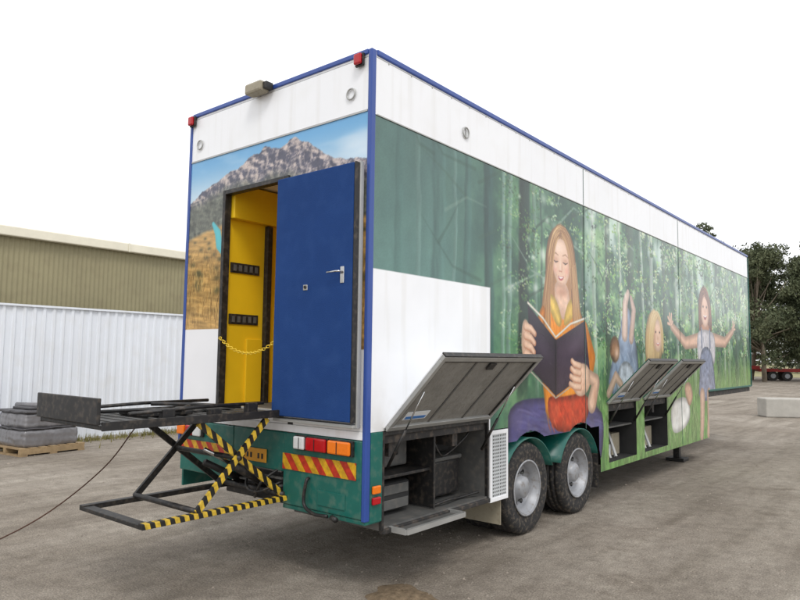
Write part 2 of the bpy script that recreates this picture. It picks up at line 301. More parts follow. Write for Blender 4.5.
    P.poly([(2.55,2.42),(3.21,2.06),(3.20,1.42),(2.59,1.74)],(52,42,56),.008,0,shade=.15,grain=.06)
    P.poly([(3.21,2.06),(4.02,2.32),(4.15,1.70),(3.20,1.42)],(64,50,66),.008,0,shade=.15,grain=.06)
    P.air((2.9,1.95),(.25,.12),(92,80,98),.5,-.5); P.air((3.7,2.0),(.3,.1),(104,88,106),.5,.3)
    P.stroke([(2.55,2.44),(2.9,2.29),(3.21,2.09),(3.6,2.26),(4.03,2.35)],.014,(234,228,212),.006); P.stroke([(3.21,2.06),(3.20,1.42)],.010,(26,20,30),.008)
    P.stroke([(2.58,1.72),(3.20,1.40),(4.15,1.68)],.008,(190,180,166),.006)
    P.poly([(2.42,2.22),(2.52,2.28),(2.62,2.12),(2.60,1.82),(2.48,1.78),(2.40,1.95)],SKIN,shade=.2)
    for k in range(4):
        P.stroke([(2.5,2.18-.095*k),(2.62,2.16-.1*k),(2.71-.01*k,2.11-.1*k)],[.045,.042,.034],SKD,.006,0); P.stroke([(2.5,2.19-.095*k),(2.62,2.17-.1*k),(2.70-.01*k,2.12-.1*k)],[.037,.033,.025],SKIN,.010,.1)
        P.air((2.60,2.175-.1*k),(.02,.012),SKL,.5)
    P.stroke([(4.20,1.30),(4.34,1.55),(4.12,1.64)],[.13,.11,.08],SKIN,.01,.3); P.air((4.3,1.38),(.06,.14),SKD,.5)
    P.poly([(3.62,1.62),(3.80,1.80),(4.12,1.78),(4.18,1.52),(3.95,1.38),(3.7,1.42)],SKIN,shade=.2); P.air((4.0,1.5),(.12,.08),SKD,.35)
    for k in range(4):
        P.stroke([(3.86,1.50+.085*k),(3.70,1.51+.09*k),(3.57+.02*k,1.55+.09*k)],[.043,.041,.033],SKD,.006,0); P.stroke([(3.86,1.51+.085*k),(3.70,1.52+.09*k),(3.58+.02*k,1.56+.09*k)],[.035,.032,.024],SKIN,.010,.1)
        P.air((3.71,1.53+.09*k),(.025,.012),SKL,.5)
    # ---- child lying in grass, feet up
    P.poly([(4.65,1.34),(4.9,1.9),(5.15,2.15),(5.30,2.55),(5.55,2.6),(5.72,2.2),(5.85,1.95),(5.9,1.34)],(140,156,180),shade=.3,grain=.2,gs=(8,8),side=.15)
    for i in range(50):
        y=random.uniform(4.85,5.8); z=random.uniform(1.5,2.35); P.stroke([(y,z),(y+.07,z-.1),(y+.02,z-.2)],[.004,.017,.004],random.choice([(96,110,136),(206,214,226),(166,178,200)]),.018,0,0,.5)
    P.stroke([(5.35,2.2),(5.38,2.62),(5.5,2.78)],[.11,.09,.06],(226,198,182)); P.stroke([(5.60,2.15),(5.72,2.55),(5.62,2.72)],[.09,.08,.05],(210,180,164))
    P.air((5.4,2.74),(.04,.05),(250,232,222),.7); P.air((5.46,2.5),(.03,.18),(170,128,108),.5)
    P.poly([(4.95,1.35),(5.1,1.75),(5.4,1.85),(5.7,1.7),(5.85,1.35)],(212,218,228),shade=.35,grain=.25)
    P.stroke([(4.75,1.4),(5.0,1.62),(5.2,1.5)],[.07,.07,.06],SKIN)
    P.ell((4.98,1.98),(.17,.18),(140,100,68),.02,shade=.3,grain=.3); P.air((5.05,1.93),(.08,.08),SKIN,.9)
    # ---- blond child
    P.poly([(6.1,1.85),(6.5,1.95),(6.95,1.88),(7.3,1.5),(7.3,1.26),(6.0,1.26)],(200,98,74),shade=.3,grain=.2)
    P.poly([(6.15,2.05),(6.25,2.45),(6.5,2.62),(6.85,2.58),(7.05,2.3),(6.98,1.9),(6.6,1.78),(6.2,1.8)],(200,168,118),shade=.3,grain=.2,gs=(18,4))
    P.ell((6.74,2.22),(.21,.25),SKIN,.02,shade=.15,grain=.03); P.air((6.6,2.2),(.06,.2),SKD,.5)
    for x in (6.65,6.84): P.air((x,2.28),(.04,.03),SKD,.6); P.ell((x,2.275),(.024,.014),(54,46,48),.012,shade=0)
    P.stroke([(6.68,2.10),(6.75,2.082),(6.83,2.108)],[.008,.02,.008],(196,96,96),.012,0); P.stroke([(6.70,2.103),(6.75,2.095),(6.81,2.107)],.008,(250,245,240),.008,0); P.air((6.75,2.18),(.03,.03),SKD,.5)
    bl=[(236,212,160),(190,154,100),(220,190,136)]
    P.strands([(6.6,2.60),(6.8,2.58)],[(6.3,2.6),(6.55,2.4)],[(6.25,1.85),(6.5,1.95)],90,bl,.009); P.strands([(6.7,2.60),(6.8,2.52)],[(7.05,2.55),(6.9,2.4)],[(7.0,1.95),(6.93,2.0)],40,bl,.009)
    # ---- girl with arms raised
    G=(236,192,166)
    P.poly([(9.02,2.45),(9.02,2.95),(9.25,3.2),(9.6,3.22),(9.9,2.95),(9.95,2.45),(9.7,2.3),(9.2,2.3)],(112,68,50),shade=.3,grain=.3,gs=(16,4))
    P.stroke([(9.1,2.22),(8.2,2.14),(7.45,2.40)],[.14,.11,.075],G,.012,.3); P.stroke([(9.9,2.25),(10.9,2.22),(11.6,2.48)],[.14,.11,.075],G,.012,.3)
    for dx,dz in [(-.18,.02),(-.16,.12),(-.08,.18),(.02,.18),(.08,.06)]:
        P.stroke([(7.43,2.42),(7.43+dx,2.42+dz)],.026,G); P.stroke([(11.62,2.5),(11.62-dx,2.5+dz)],.026,G)
    P.stroke([(9.3,2.42),(9.46,2.5),(9.62,2.42)],.10,SKD,.02,0)
    P.ell((9.46,2.78),(.26,.31),G,.02,shade=.15,grain=.03); P.air((9.66,2.76),(.07,.2),SKD,.5)
    for x in (9.35,9.58): P.air((x,2.85),(.06,.045),SKD,.55); P.ell((x,2.85),(.038,.018),(54,42,42),.014,shade=0)
    P.poly([(9.34,2.69),(9.46,2.67),(9.60,2.70),(9.53,2.62),(9.46,2.60),(9.40,2.62)],(184,74,78),.014,1); P.stroke([(9.37,2.682),(9.46,2.662),(9.56,2.686)],.012,(252,248,244),.01,0); P.air((9.47,2.76),(.04,.04),SKD,.5)
    P.strands([(9.42,3.22),(9.46,3.06)],[(9.05,3.2),(9.2,3.0)],[(9.05,2.4),(9.2,2.45)],50,[(92,52,36),(150,98,70)],.012); P.strands([(9.46,3.22),(9.48,3.06)],[(9.9,3.2),(9.75,3.0)],[(9.92,2.4),(9.76,2.45)],50,[(92,52,36),(150,98,70)],.012)
    P.poly([(8.92,2.36),(9.3,2.42),(9.7,2.42),(10.1,2.36),(10.15,2.0),(10.0,1.7),(9.0,1.7),(8.88,2.0)],(214,210,216),shade=.25,grain=.15)
    P.poly([(9.12,2.1),(9.85,2.1),(10.05,1.5),(10.08,1.1),(8.9,1.1),(8.98,1.5)],(132,140,166),shade=.3,grain=.25)
    P.stroke([(9.2,2.1),(9.2,2.42)],.04,(132,140,166)); P.stroke([(9.76,2.1),(9.76,2.42)],.04,(132,140,166))
    for i in range(24):
        y=random.uniform(9.0,10.0); z=random.uniform(1.25,2.3); P.stroke([(y,z),(y+.05,z-.16)],[.02,.006],random.choice([(96,104,132),(190,196,212)]),.02,0,0,.45)
    P.stroke([(9.15,1.2),(9.12,.8),(9.05,.5)],[.15,.13,.1],(218,180,156)); P.stroke([(9.6,1.2),(9.58,.8),(9.5,.5)],[.14,.12,.1],(214,176,152))
    P.poly([(7.35,1.18),(8.1,1.25),(8.4,1.05),(8.3,.75),(7.5,.62),(7.3,.8)],(228,228,224),shade=.3,grain=.25,gs=(4,4)); P.poly([(8.0,1.42),(8.4,1.5),(8.6,1.2),(8.3,1.0)],(204,162,134),shade=.3)
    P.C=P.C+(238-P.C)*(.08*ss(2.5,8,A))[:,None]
    P.C=P.C*(1+.05*(RNG.random(len(A))-.5))[:,None]
    m=((A<1.78)&(B<2.53)).astype(float); P.fill(m,(240,241,243))
    st=ss(.55,.75,fbm(A*9,B*.6,4,1))*.10*(B<2.53)*(A<1.78); P.fill(st,(176,168,150))
    P.fill(ss(1.9,.9,B)*ss(.4,.7,fbm(A*6,B*4,5,2,.6))*.16,(140,126,104))
def side_keep(U,V):
    k=np.ones(U.shape,bool)
    k&=~((U<1.76)&(V<1.26)); k&=~((U>=1.76)&(U<2.12)&(V<1.15))
    arch=(U>2.12)&(U<4.42)&(V<1.0)
    arch|=((U-2.60)**2+(V-.48)**2<.60**2)|((U-3.86)**2+(V-.48)**2<.60**2)
    k&=~arch
    k&=~((U>4.72)&(U<5.74)&(V<1.26)&(V>.5)); k&=~((U>6.08)&(U<7.12)&(V<1.26)&(V>.5))
    k&=~((U>9.55)&(V<1.27))
    k&=V>.42
    return k
ys=np.concatenate([np.arange(0.03,2.4,.011),np.arange(2.4,4.7,.0080),np.arange(4.7,8,.012),np.arange(8,L,.018),[L]])
zs=np.arange(.40,3.771,.0095)
mp=print_mat('printed_vinyl_mural',.2)
sheet('side_mural',ys,zs,side_keep,lambda a,b:np.c_[np.zeros(len(a)),a,b],paint_side,mp,T)
def paint_back(P):
    A,B=P.A,P.B
    sky=np.array((104,166,212.)); t=ss(3.35,3.8,B)[:,None]; P.C=sky*t+np.array((196,218,232.))*(1-t)
    cl=ss(.45,.75,fbm(A*1.2+3,B*4,4,3))*.55; P.fill(cl,(236,241,244))
    rx=[-2.6,-2.47,-2.22,-1.94,-1.67,-1.45,-1.30,-1.10,-.9,-.77,-.58,-.40,-.23,0]; rz=[3.32,3.36,3.47,3.55,3.63,3.71,3.73,3.70,3.75,3.68,3.58,3.49,3.44,3.40]
    r=np.interp(A,rx,rz)+.07*(fbm(A*10,A*0,4,2,.6)-.5)
    h1=fbm(A*5-B*3,B*6+A*2,6,4,.68); h2=fbm((A+.03)*5-(B+.02)*3,(B+.02)*6+(A+.03)*2,6,4,.68)
    lit=np.clip(.5+(h1-h2)*7,0,1.3)[:,None]
    c=np.array((88,88,104.))*(1-lit)+np.array((184,172,170.))*lit
    c=c*(.82+.25*fbm(A*30,B*30,3,1))[:,None]
    m=ss(-.006,.006,r-B)[:,None]; P.C=P.C*(1-m)+c*m
    fh=np.interp(A,[-2.6,-1.9,-1,0],[3.22,3.44,3.40,3.2])+.14*(fbm(A*5,A*0+3,4,1,.6)-.5)
    c=(np.array((100,104,92.))*(.55+.9*fbm(A*14,B*20,5,2,.65))[:,None])*(.9+.15*lit); m=(ss(-.10,.05,fh-B)*.9)[:,None]; P.C=P.C*(1-m)+c*m
    gh=np.interp(A,[-2.6,-1.9,-1,0],[2.98,3.10,3.05,2.95])+.05*(fbm(A*6,A*0+7,3,5)-.5)
    row=fbm(A*5,B*30+A*3,5,6,.6); c=np.array((190,152,92.))*(.6+.72*row)[:,None]; m=ss(-.02,.03,gh-B)[:,None]; P.C=P.C*(1-m)+c*m
    for i in range(80):
        y=random.uniform(-2.45,0); z=random.uniform(2.45,3.02); s_=.02+.07*(3.05-z); P.air((y,z),(s_,s_*.55),random.choice([(70,72,48),(86,80,54)]),.75)
    for i in range(900):
        y=random.uniform(-2.47,0); z=random.uniform(2.09,2.85); l=.03+.12*(2.9-z); P.stroke([(y,z),(y+random.gauss(0,.02),z+l)],[.005,.002],random.choice([(226,190,120),(130,94,50),(96,72,42),(208,164,92)]),.005,0,0,.6)
    P.stroke([(-2.06,3.12),(-1.98,3.02),(-1.95,2.9),(-1.87,2.82)],[.02,.045,.05,.04],(92,190,200),.008,.05,0)
    P.fill(((B<2.09)&(A<-1.2)).astype(float),(238,238,240)); P.fill(((B<1.9)&(A>=-1.2)).astype(float),(238,238,240))
OX0,OX1,OZ0,OZ1=-1.86,-.98,1.37,3.39
sheet('rear_mural',np.linspace(-W+.03,-.03,330),np.linspace(1.27,3.80,330),lambda U,V:~((U>OX0)&(U<OX1)&(V>OZ0)&(V<OZ1)),
      lambda a,b:np.c_[a,np.zeros(len(a)),b],paint_back,mp,T)
# shell
box('side_top_band',-.03,0,.03,L,3.77,4.24,M['white'],T)
box('rear_top_band',-W+.03,-.03,0,.03,3.80,4.24,M['white'],T)
box('roof_skin',-W,0,0,L,4.245,4.29,M['white'],T)
box('left_wall',-W,-W+.03,.03,L,1.25,4.24,M['white'],T)
box('front_wall',-W,0,L-.03,L+.01,1.27,4.24,M['teal'],T)
box('body_floor',-W+.03,-.03,.03,L-.03,1.16,1.25,M['chassis'],T)
box('side_liner',-.06,-.012,.03,L-.03,1.27,4.24,M['dark'],T)
for nm,x in (('rear_corner_post',-.034),('rear_corner_post_left',-W-.006)):
    box(nm,x,x+.04,-.012,.045,.60 if x>-1 else .9,4.3,M['blue'],T,.008)
box('rear_header_rail',-W+.04,-.04,-.014,.03,4.262,4.305,M['blue'],T,.008)
box('side_roof_rail',-.03,.014,.05,L+.02,4.255,4.305,M['blue'],T,.01)
box('left_roof_rail',-W-.014,-W+.03,.05,L+.02,4.245,4.305,M['blue'],T,.01)
box('front_post',-.03,.012,L+.012,L+.04,1.27,4.25,M['teal'],T,.005)
for y in (4.01,7.89): box('panel_seam',.002,.005,y-.004,y+.004,1.0 if y<5 else .45,4.24,M['seam'],T)
box('panel_seam_band',.002,.008,.06,L-.02,3.764,3.776,M['alu'],T,.002)
box('floor_edge_rail',.002,.010,9.56,L-.02,1.262,1.30,M['teal'],T,.002)
box('inset_panel_edge',.002,.004,1.778,1.783,1.28,2.53,M['alu'],T)
box('rear_white_line',-W+.04,-.04,-.008,-.002,3.79,3.806,M['alu'],T)
for k in range(44):
    y=.2+.3*k
    if y<L-.1: lathe('rivet',[(0,.004),(.006,.003),(.008,0)],(0.0,y,4.235),M['alu'],T,8,1)
rings('tie_ring',(.012,1.33,3.97),0,.05,.007,M['alu'],T); rings('tie_ring_rear',(-.22,-.012,3.97),1,.045,.007,M['alu'],T); rings('tie_ring_rear_left',(-2.32,-.012,3.96),1,.045,.007,M['alu'],T)
box('tie_ring_bar',.004,.014,1.325,1.335,3.93,4.01,M['alu'],T)
for x in (-.115,-2.44):
    box('clearance_lamp_base',x-.045,x+.045,-.035,-.012,4.17,4.275,M['black'],T,.006); box('clearance_lamp_lens',x-.038,x+.038,-.065,-.036,4.178,4.267,M['redlamp'],T,.012)
box('rear_flood_lamp',-1.47,-1.24,-.13,-.018,4.23,4.33,M['beige'],T,.02); box('rear_flood_lamp_bracket',-1.24,-1.19,-.10,-.02,4.25,4.31,M['black'],T,.004)
# door opening + lobby
x0,x1,z0,z1=OX0,OX1,OZ0,OZ1
for nm,a in (('door_frame_left',(x0-.03,x0+.012,z0-.03,z1+.03)),('door_frame_right',(x1-.012,x1+.035,z0-.03,z1+.03)),('door_frame_top',(x0+.013,x1-.013,z1-.012,z1+.03)),('door_frame_sill',(x0+.013,x1-.013,z0-.03,z0+.01))):
    box(nm,a[0],a[1],-.022,.05,a[2],a[3],M['black'] if 'sill' not in nm else M['alu'],T,.004)
box('lobby_left_wall',x0-.06,x0-.03,.052,1.5,z0,3.9,M['yellow'],T)
box('lobby_right_wall',x1+.04,x1+.07,.052,1.5,z0,3.9,M['yellow'],T)
box('lobby_end_wall',x0-.03,x1+.04,1.42,1.46,z0,3.9,M['yellow'],T)
box('lobby_floor',x0-.03,x1+.04,.052,1.42,z0-.05,z0,M['grey'],T); box('lobby_ceiling',x0-.03,x1+.04,.052,1.42,3.52,3.56,M['white'],T)
box('lobby_header',x0-.029,x0+.05,.06,1.40,3.16,3.5,M['yellow'],T,.008)
box('lobby_cable_duct',x0-.029,x0+.03,.50,.56,z0,3.15,M['black'],T,.005)
for z in (2.64,2.14):
    box('wall_vent',x0-.029,x0-.018,.09,.44,z,z+.10,M['black'],T,.003)
    for k in range(5): box('wall_vent_slot',x0-.017,x0-.012,.12+.065*k,.155+.065*k,z+.02,z+.08,M['grey'],T)
box('wall_kick_panel',x0-.029,x0-.005,.30,.49,z0,2.0,M['yellow'],T,.004)
for i in range(30):
    t=i/29; c=Vector((x0+.02+(.84)*t,-.03,2.00-.14*4*t*(1-t))); r=[]
    for k in range(10):
        a=2*math.pi*k/10; r.append(c+Vector((math.cos(a)*.022,math.sin(a)*.011*(i%2),math.sin(a)*.011*(1-i%2))))
    tube('chain_link',r,.0038,M['yellowchain'],T,6,True)
D=empty('open_rear_door'); D.parent=T
box('door_leaf',-.965,-.065,-.125,-.075,1.345,3.355,M['doorblue'],D,.008)
box('door_skin_outer',-.97,-.055,-.073,-.050,1.335,3.365,M['white'],D,.004)
box('door_edge_seal',-.0635,-.047,-.118,-.074,1.34,3.36,M['black'],D,.004)
box('door_edge_trim',-.0535,-.040,-.072,-.030,1.30,3.37,M['alu'],D,.003)
for z in (1.6,2.35,3.1): tube('door_hinge',[(-.975,-.06,z-.07),(-.975,-.06,z+.07)],.018,M['alu'],D)
box('door_lock_plate',-.605,-.555,-.130,-.126,2.375,2.42,M['chrome'],D,.002); rings('door_lock_keyhole',(-.58,-.133,2.40),1,.010,.004,M['black'],D)
box('door_handle_plate',-.185,-.145,-.131,-.126,2.41,2.54,M['chrome'],D,.003)
tube('door_handle',[(-.165,-.128,2.50),(-.165,-.165,2.50),(-.19,-.172,2.50),(-.29,-.172,2.497)],.008,M['chrome'],D)
box('door_floor_trim',-.97,-.05,-.10,-.012,1.30,1.325,M['alu'],T,.004)
# rear lower structure
box('rear_sill_panel',-W+.04,-.036,-.006,.05,1.205,1.268,M['white'],T,.004)
box('rear_lower_panel_right',-.93,-.036,-.008,.05,.61,1.20,M['teal'],T,.01)
box('rear_lower_panel_left',-W+.04,-1.62,-.008,.05,.72,1.20,M['teal'],T,.01)
box('rear_lower_panel_mid',-1.62,-.93,-.004,.05,.87,1.20,M['teal'],T,.01)
box('corner_skirt_side',-.03,.004,.05,.19,.58,1.262,M['teal'],T,.006)
box('corner_skirt_cap',-.93,-.0,-.0,.18,.575,.608,M['teal'],T,.004)
box('hazard_board_right',-.93,-.09,-.016,-.010,.90,1.03,M['haz_ry'],T); box('hazard_board_left',-2.46,-1.64,-.016,-.010,.90,1.02,M['haz_ry'],T)
def lamps(xs,z0,z1):
    for a,b,m in xs:
        box('tail_lamp_body',a,b,-.04,-.009,z0,z1,M['black'],T,.006); box('tail_lamp_lens',a+.008,b-.008,-.068,-.041,z0+.008,z1-.008,m,T,.012)
lamps([(-.76,-.62,M['clear']),(-.615,-.37,M['redlamp']),(-.365,-.11,M['amber'])],1.075,1.195)
lamps([(-2.46,-2.32,M['amber']),(-2.315,-2.20,M['redlamp']),(-2.195,-2.06,M['clear'])],1.06,1.17)
for x in (-.5,-.25,-.68): box('lamp_bar',x-.004,x+.004,-.071,-.069,1.09,1.18,M['black'],T)
box('number_plate',-1.49,-1.14,-.022,-.012,.92,1.035,M['plate'],T,.003)
for k in range(6):
    if k!=3: box('plate_mark',-1.45+.05*k,-1.428+.05*k,-.025,-.0225,.95,.995,M['black'],T)
box('side_marker_amber',.006,.03,.06,.15,.80,.86,M['amber'],T,.008); box('side_marker_red',.006,.03,.06,.15,.72,.775,M['redlamp'],T,.008)
tube('rear_hose',smoothpts([(-.60,-.02,.86),(-.60,-.05,.83),(-.62,-.05,.66),(-.50,-.06,.60),(-.35,-.05,.60)]),.014,M['black'],T)
box('rear_vent_cover',-.50,-.20,-.016,-.009,.66,.78,M['teal'],T,.004)
tube('rear_coupling',[(-.30,-.05,.60),(-.22,-.09,.60)],.022,M['black'],T)
# chassis
for x in (-.85,-1.65): box('chassis_rail',x-.06,x+.06,.1,9.2,.80,1.15,M['chassis'],T,.01)
for y in np.arange(.4,9.2,.9): box('cross_member',-2.42,-.08,y-.04,y+.04,1.04,1.155,M['chassis'],T)
box('rear_crossbeam',-2.2,-.3,.12,.24,.70,.86,M['chassis'],T,.01)
box('left_skirt',-W-.004,-W+.02,.05,9.5,.55,1.25,M['teal'],T)
box('underbody_tank',-2.2,-.65,4.75,7.3,.55,1.03,M['dark'],T,.03)
# wheels
tyre=[(.27,.0),(.30,-.012),(.36,.006),(.42,.008),(.455,-.004),(.474,-.03),(.480,-.05),(.480,-.075),(.468,-.079),(.468,-.089),(.480,-.093),(.480,-.135),(.468,-.139),(.468,-.149),(.480,-.153),(.480,-.20),(.468,-.204),(.468,-.214),(.480,-.218),(.480,-.24),(.474,-.258),(.45,-.278),(.36,-.29),(.28,-.28),(.27,-.26)]
def wheel(c,sgn,outer):
    lathe('tyre',tyre,c,M['rubber'],T,72,sgn)
    if outer:
        lathe('wheel_rim',[(.275,-.02),(.292,-.004),(.292,.004),(.275,.004),(.262,-.02),(.250,-.05),(.235,-.065),(.232,-.10),(.215,-.125),(.17,-.135),(.135,-.115),(.128,-.10),(.118,-.10),(.112,-.04),(.085,-.02),(.0,-.015)],c,M['rim'],T,64,sgn)
        for k in range(10):
            a=2*math.pi*(k+.3)/10; cy=c[1]+.188*math.cos(a); cz=c[2]+.188*math.sin(a)
            lathe('rim_hole',[(.0,-.124),(.026,-.124),(.026,-.14)],(c[0],cy,cz),M['dark'],T,14,sgn)
            a+=.3; cy=c[1]+.15*math.cos(a); cz=c[2]+.15*math.sin(a)
            lathe('wheel_nut',[(.0,-.09),(.013,-.09),(.014,-.125)],(c[0],cy,cz),M['grey'],T,8,sgn)
    else: lathe('wheel_disc',[(.28,-.05),(.27,-.14),(.0,-.15)],c,M['chassis'],T,40,sgn)
for y in (2.62,3.88):
    wheel((-.05,y,.478),1,True); wheel((-.39,y,.478),1,False); wheel((-W+.05,y,.478),-1,True); wheel((-W+.39,y,.478),-1,False)
    tube('axle',[(-2.3,y,.478),(-.2,y,.478)],.07,M['chassis'],T,14)
    for x in (-.85,-1.65): beam('leaf_spring',(x,y-.5,.70),(x,y+.5,.70),.08,.10,M['chassis'],T)
    V=[];F=[]
    for i,a in enumerate(np.linspace(math.radians(20),math.radians(160),18)):
        for x in (-.02,-.70): V.append((x,y+.57*math.cos(a),.478+.53*math.sin(a)))
    for i in range(17): F.append((2*i,2*i+1,2*i+3,2*i+2))
    o=obj('mudguard',V,F,M['teal'],T,True); s=o.modifiers.new('s','SOLIDIFY'); s.thickness=.012
box('wheel_bay_liner',-.75,-.72,2.0,4.5,.75,1.16,M['dark'],T)
box('wheel_bay_lid',-.72,-.03,2.13,4.42,1.06,1.10,M['teal'],T)
box('mud_flap',-.66,-.04,2.045,2.055,.20,.60,M['beige'],T,.003)
box('mud_flap_rear',-.66,-.04,4.46,4.47,.22,.7,M['rubber'],T,.003)
# perforated panel
pm=bpy.data.materials.new('perforated_white_sheet'); pm.use_nodes=True; N=pm.node_tree.nodes; Lk=pm.node_tree.links; b=N['Principled BSDF']; b.inputs['Roughness'].default_value=.5
tc=N.new('ShaderNodeTexCoord'); sc=N.new('ShaderNodeVectorMath'); sc.operation='SCALE'; sc.inputs['Scale'].default_value=30; Lk.new(tc.outputs['Object'],sc.inputs[0])
fr=N.new('ShaderNodeVectorMath'); fr.operation='FRACTION'; Lk.new(sc.outputs[0],fr.inputs[0]); su=N.new('ShaderNodeVectorMath'); su.operation='SUBTRACT'; su.inputs[1].default_value=(.5,.5,.5); Lk.new(fr.outputs[0],su.inputs[0])
mu=N.new('ShaderNodeVectorMath'); mu.operation='MULTIPLY'; mu.inputs[1].default_value=(0,1,1); Lk.new(su.outputs[0],mu.inputs[0]); le=N.new('ShaderNodeVectorMath'); le.operation='LENGTH'; Lk.new(mu.outputs[0],le.inputs[0])
gt=N.new('ShaderNodeMath'); gt.operation='LESS_THAN'; gt.inputs[1].default_value=.30; Lk.new(le.outputs['Value'],gt.inputs[0])
mx=N.new('ShaderNodeMix'); mx.data_type='RGBA'; Lk.new(gt.outputs[0],mx.inputs['Factor']); mx.inputs['A'].default_value=(.55,.57,.58,1); mx.inputs['B'].default_value=(.03,.03,.03,1); Lk.new(mx.outputs['Result'],b.inputs['Base Color'])
box('perforated_panel',-.02,-.004,1.82,2.09,.50,1.10,pm,T)
for a in ((1.78,1.82,.46,1.14),(2.09,2.12,.46,1.14)): box('perforated_panel_frame',-.024,.004,a[0],a[1],a[2],a[3],M['white'],T,.003)
for a in ((.46,.50),(1.10,1.14)): box('perforated_panel_frame',-.024,.003,1.821,2.089,a[0],a[1],M['white'],T,.003)
box('perforated_locker',-.70,-.03,1.77,2.03,.46,1.14,M['dark'],T)
def locker(y0,y1,z0,z1,dep,m):
    box('locker_back',-dep-.02,-dep,y0,y1,z0,z1,m,T); box('locker_floor',-dep,-.004,y0,y1,z0-.03,z0,m,T); box('locker_roof',-dep,-.03,y0,y1,z1-.001,z1+.025,m,T)
    box('locker_side',-dep,-.002,y0-.018,y0,z0-.03,z1,m,T); box('locker_side',-dep,-.002,y1,y1+.018,z0-.03,z1,m,T)
locker(.21,1.74,.53,1.235,1.0,M['grey'])
box('locker_opening_frame',-.03,.004,.19,.215,.5,1.26,M['black'],T,.004); box('locker_opening_frame',-.03,.004,1.735,1.76,.5,1.26,M['black'],T,.004); box('locker_opening_frame_top',-.03,.004,.216,1.734,1.225,1.262,M['black'],T,.004)
box('locker_shelf',-.98,-.10,.22,.95,.86,.885,M['black'],T,.004); box('locker_divider',-.98,-.06,.95,.975,.54,1.23,M['black'],T,.004)
box('tool_case',-.9,-.20,.28,.80,.56,.80,M['dark'],T,.03); box('control_unit',-.9,-.30,.30,.88,.90,1.16,M['grey'],T,.02)
box('battery_box',-.8,-.25,1.05,1.62,.56,.88,M['black'],T,.02); box('battery_box_lid',-.82,-.23,1.03,1.64,.882,.92,M['grey'],T,.01)
box('drawer_unit',-.8,-.35,1.05,1.60,.95,1.18,M['dark'],T,.01)
for z in (.62,.74): box('drawer_front',-.198,-.19,.32,.76,z-.04,z+.04,M['grey'],T,.006)
for k in range(4): box('switch_knob',-.298,-.28,.36+.11*k,.40+.11*k,1.0,1.04,M['black'],T,.008)
tube('locker_cable',smoothpts([(-.15,1.0,1.2),(-.12,1.1,1.0),(-.18,1.3,.95),(-.1,1.5,1.1),(-.15,1.68,1.2)]),.010,M['black'],T)
tube('locker_pipe',[(-.12,.24,.55),(-.12,.24,1.2)],.02,M['alu'],T); tube('locker_cable_low',smoothpts([(-.1,1.0,.55),(-.08,1.2,.57),(-.12,1.45,.55),(-.05,1.66,.58)]),.012,M['black'],T)
for a,b_ in (((.16,.30,.50),(.16,1.10,.50)),((-.25,.30,.50),(.16,.30,.50)),((-.25,1.10,.50),(.16,1.10,.50))): beam('tray_frame',a,b_,.03,.04,M['alu'],T)
box('tray_plate',-.25,.145,.315,1.085,.485,.495,M['grey'],T)
box('locker_lip',-.03,.02,.20,1.76,.475,.515,M['chassis'],T,.005)
locker(4.72,5.74,.50,1.245,.55,M['dark']); locker(6.08,7.12,.50,1.245,.55,M['dark'])
for y in (4.72,6.08):
    for k,(a,b_,c,m) in enumerate([(.05,.3,.33,M['grey']),(.32,.62,.16,M['sticker']),(.66,.95,.3,M['beige'])]):
        box('stored_crate',-.5,-.22,y+a,y+b_,.505,.505+c,m,T,.01)
    box('locker_inner_shelf',-.54,-.06,y+.01,y+1.0,.93,.95,M['grey'],T)
    for k in range(3): beam('stored_pole',(-.10,y+.1+.2*k,.52),(-.3,y+.2+.22*k,.92),.03,.03,M['alu'],T)
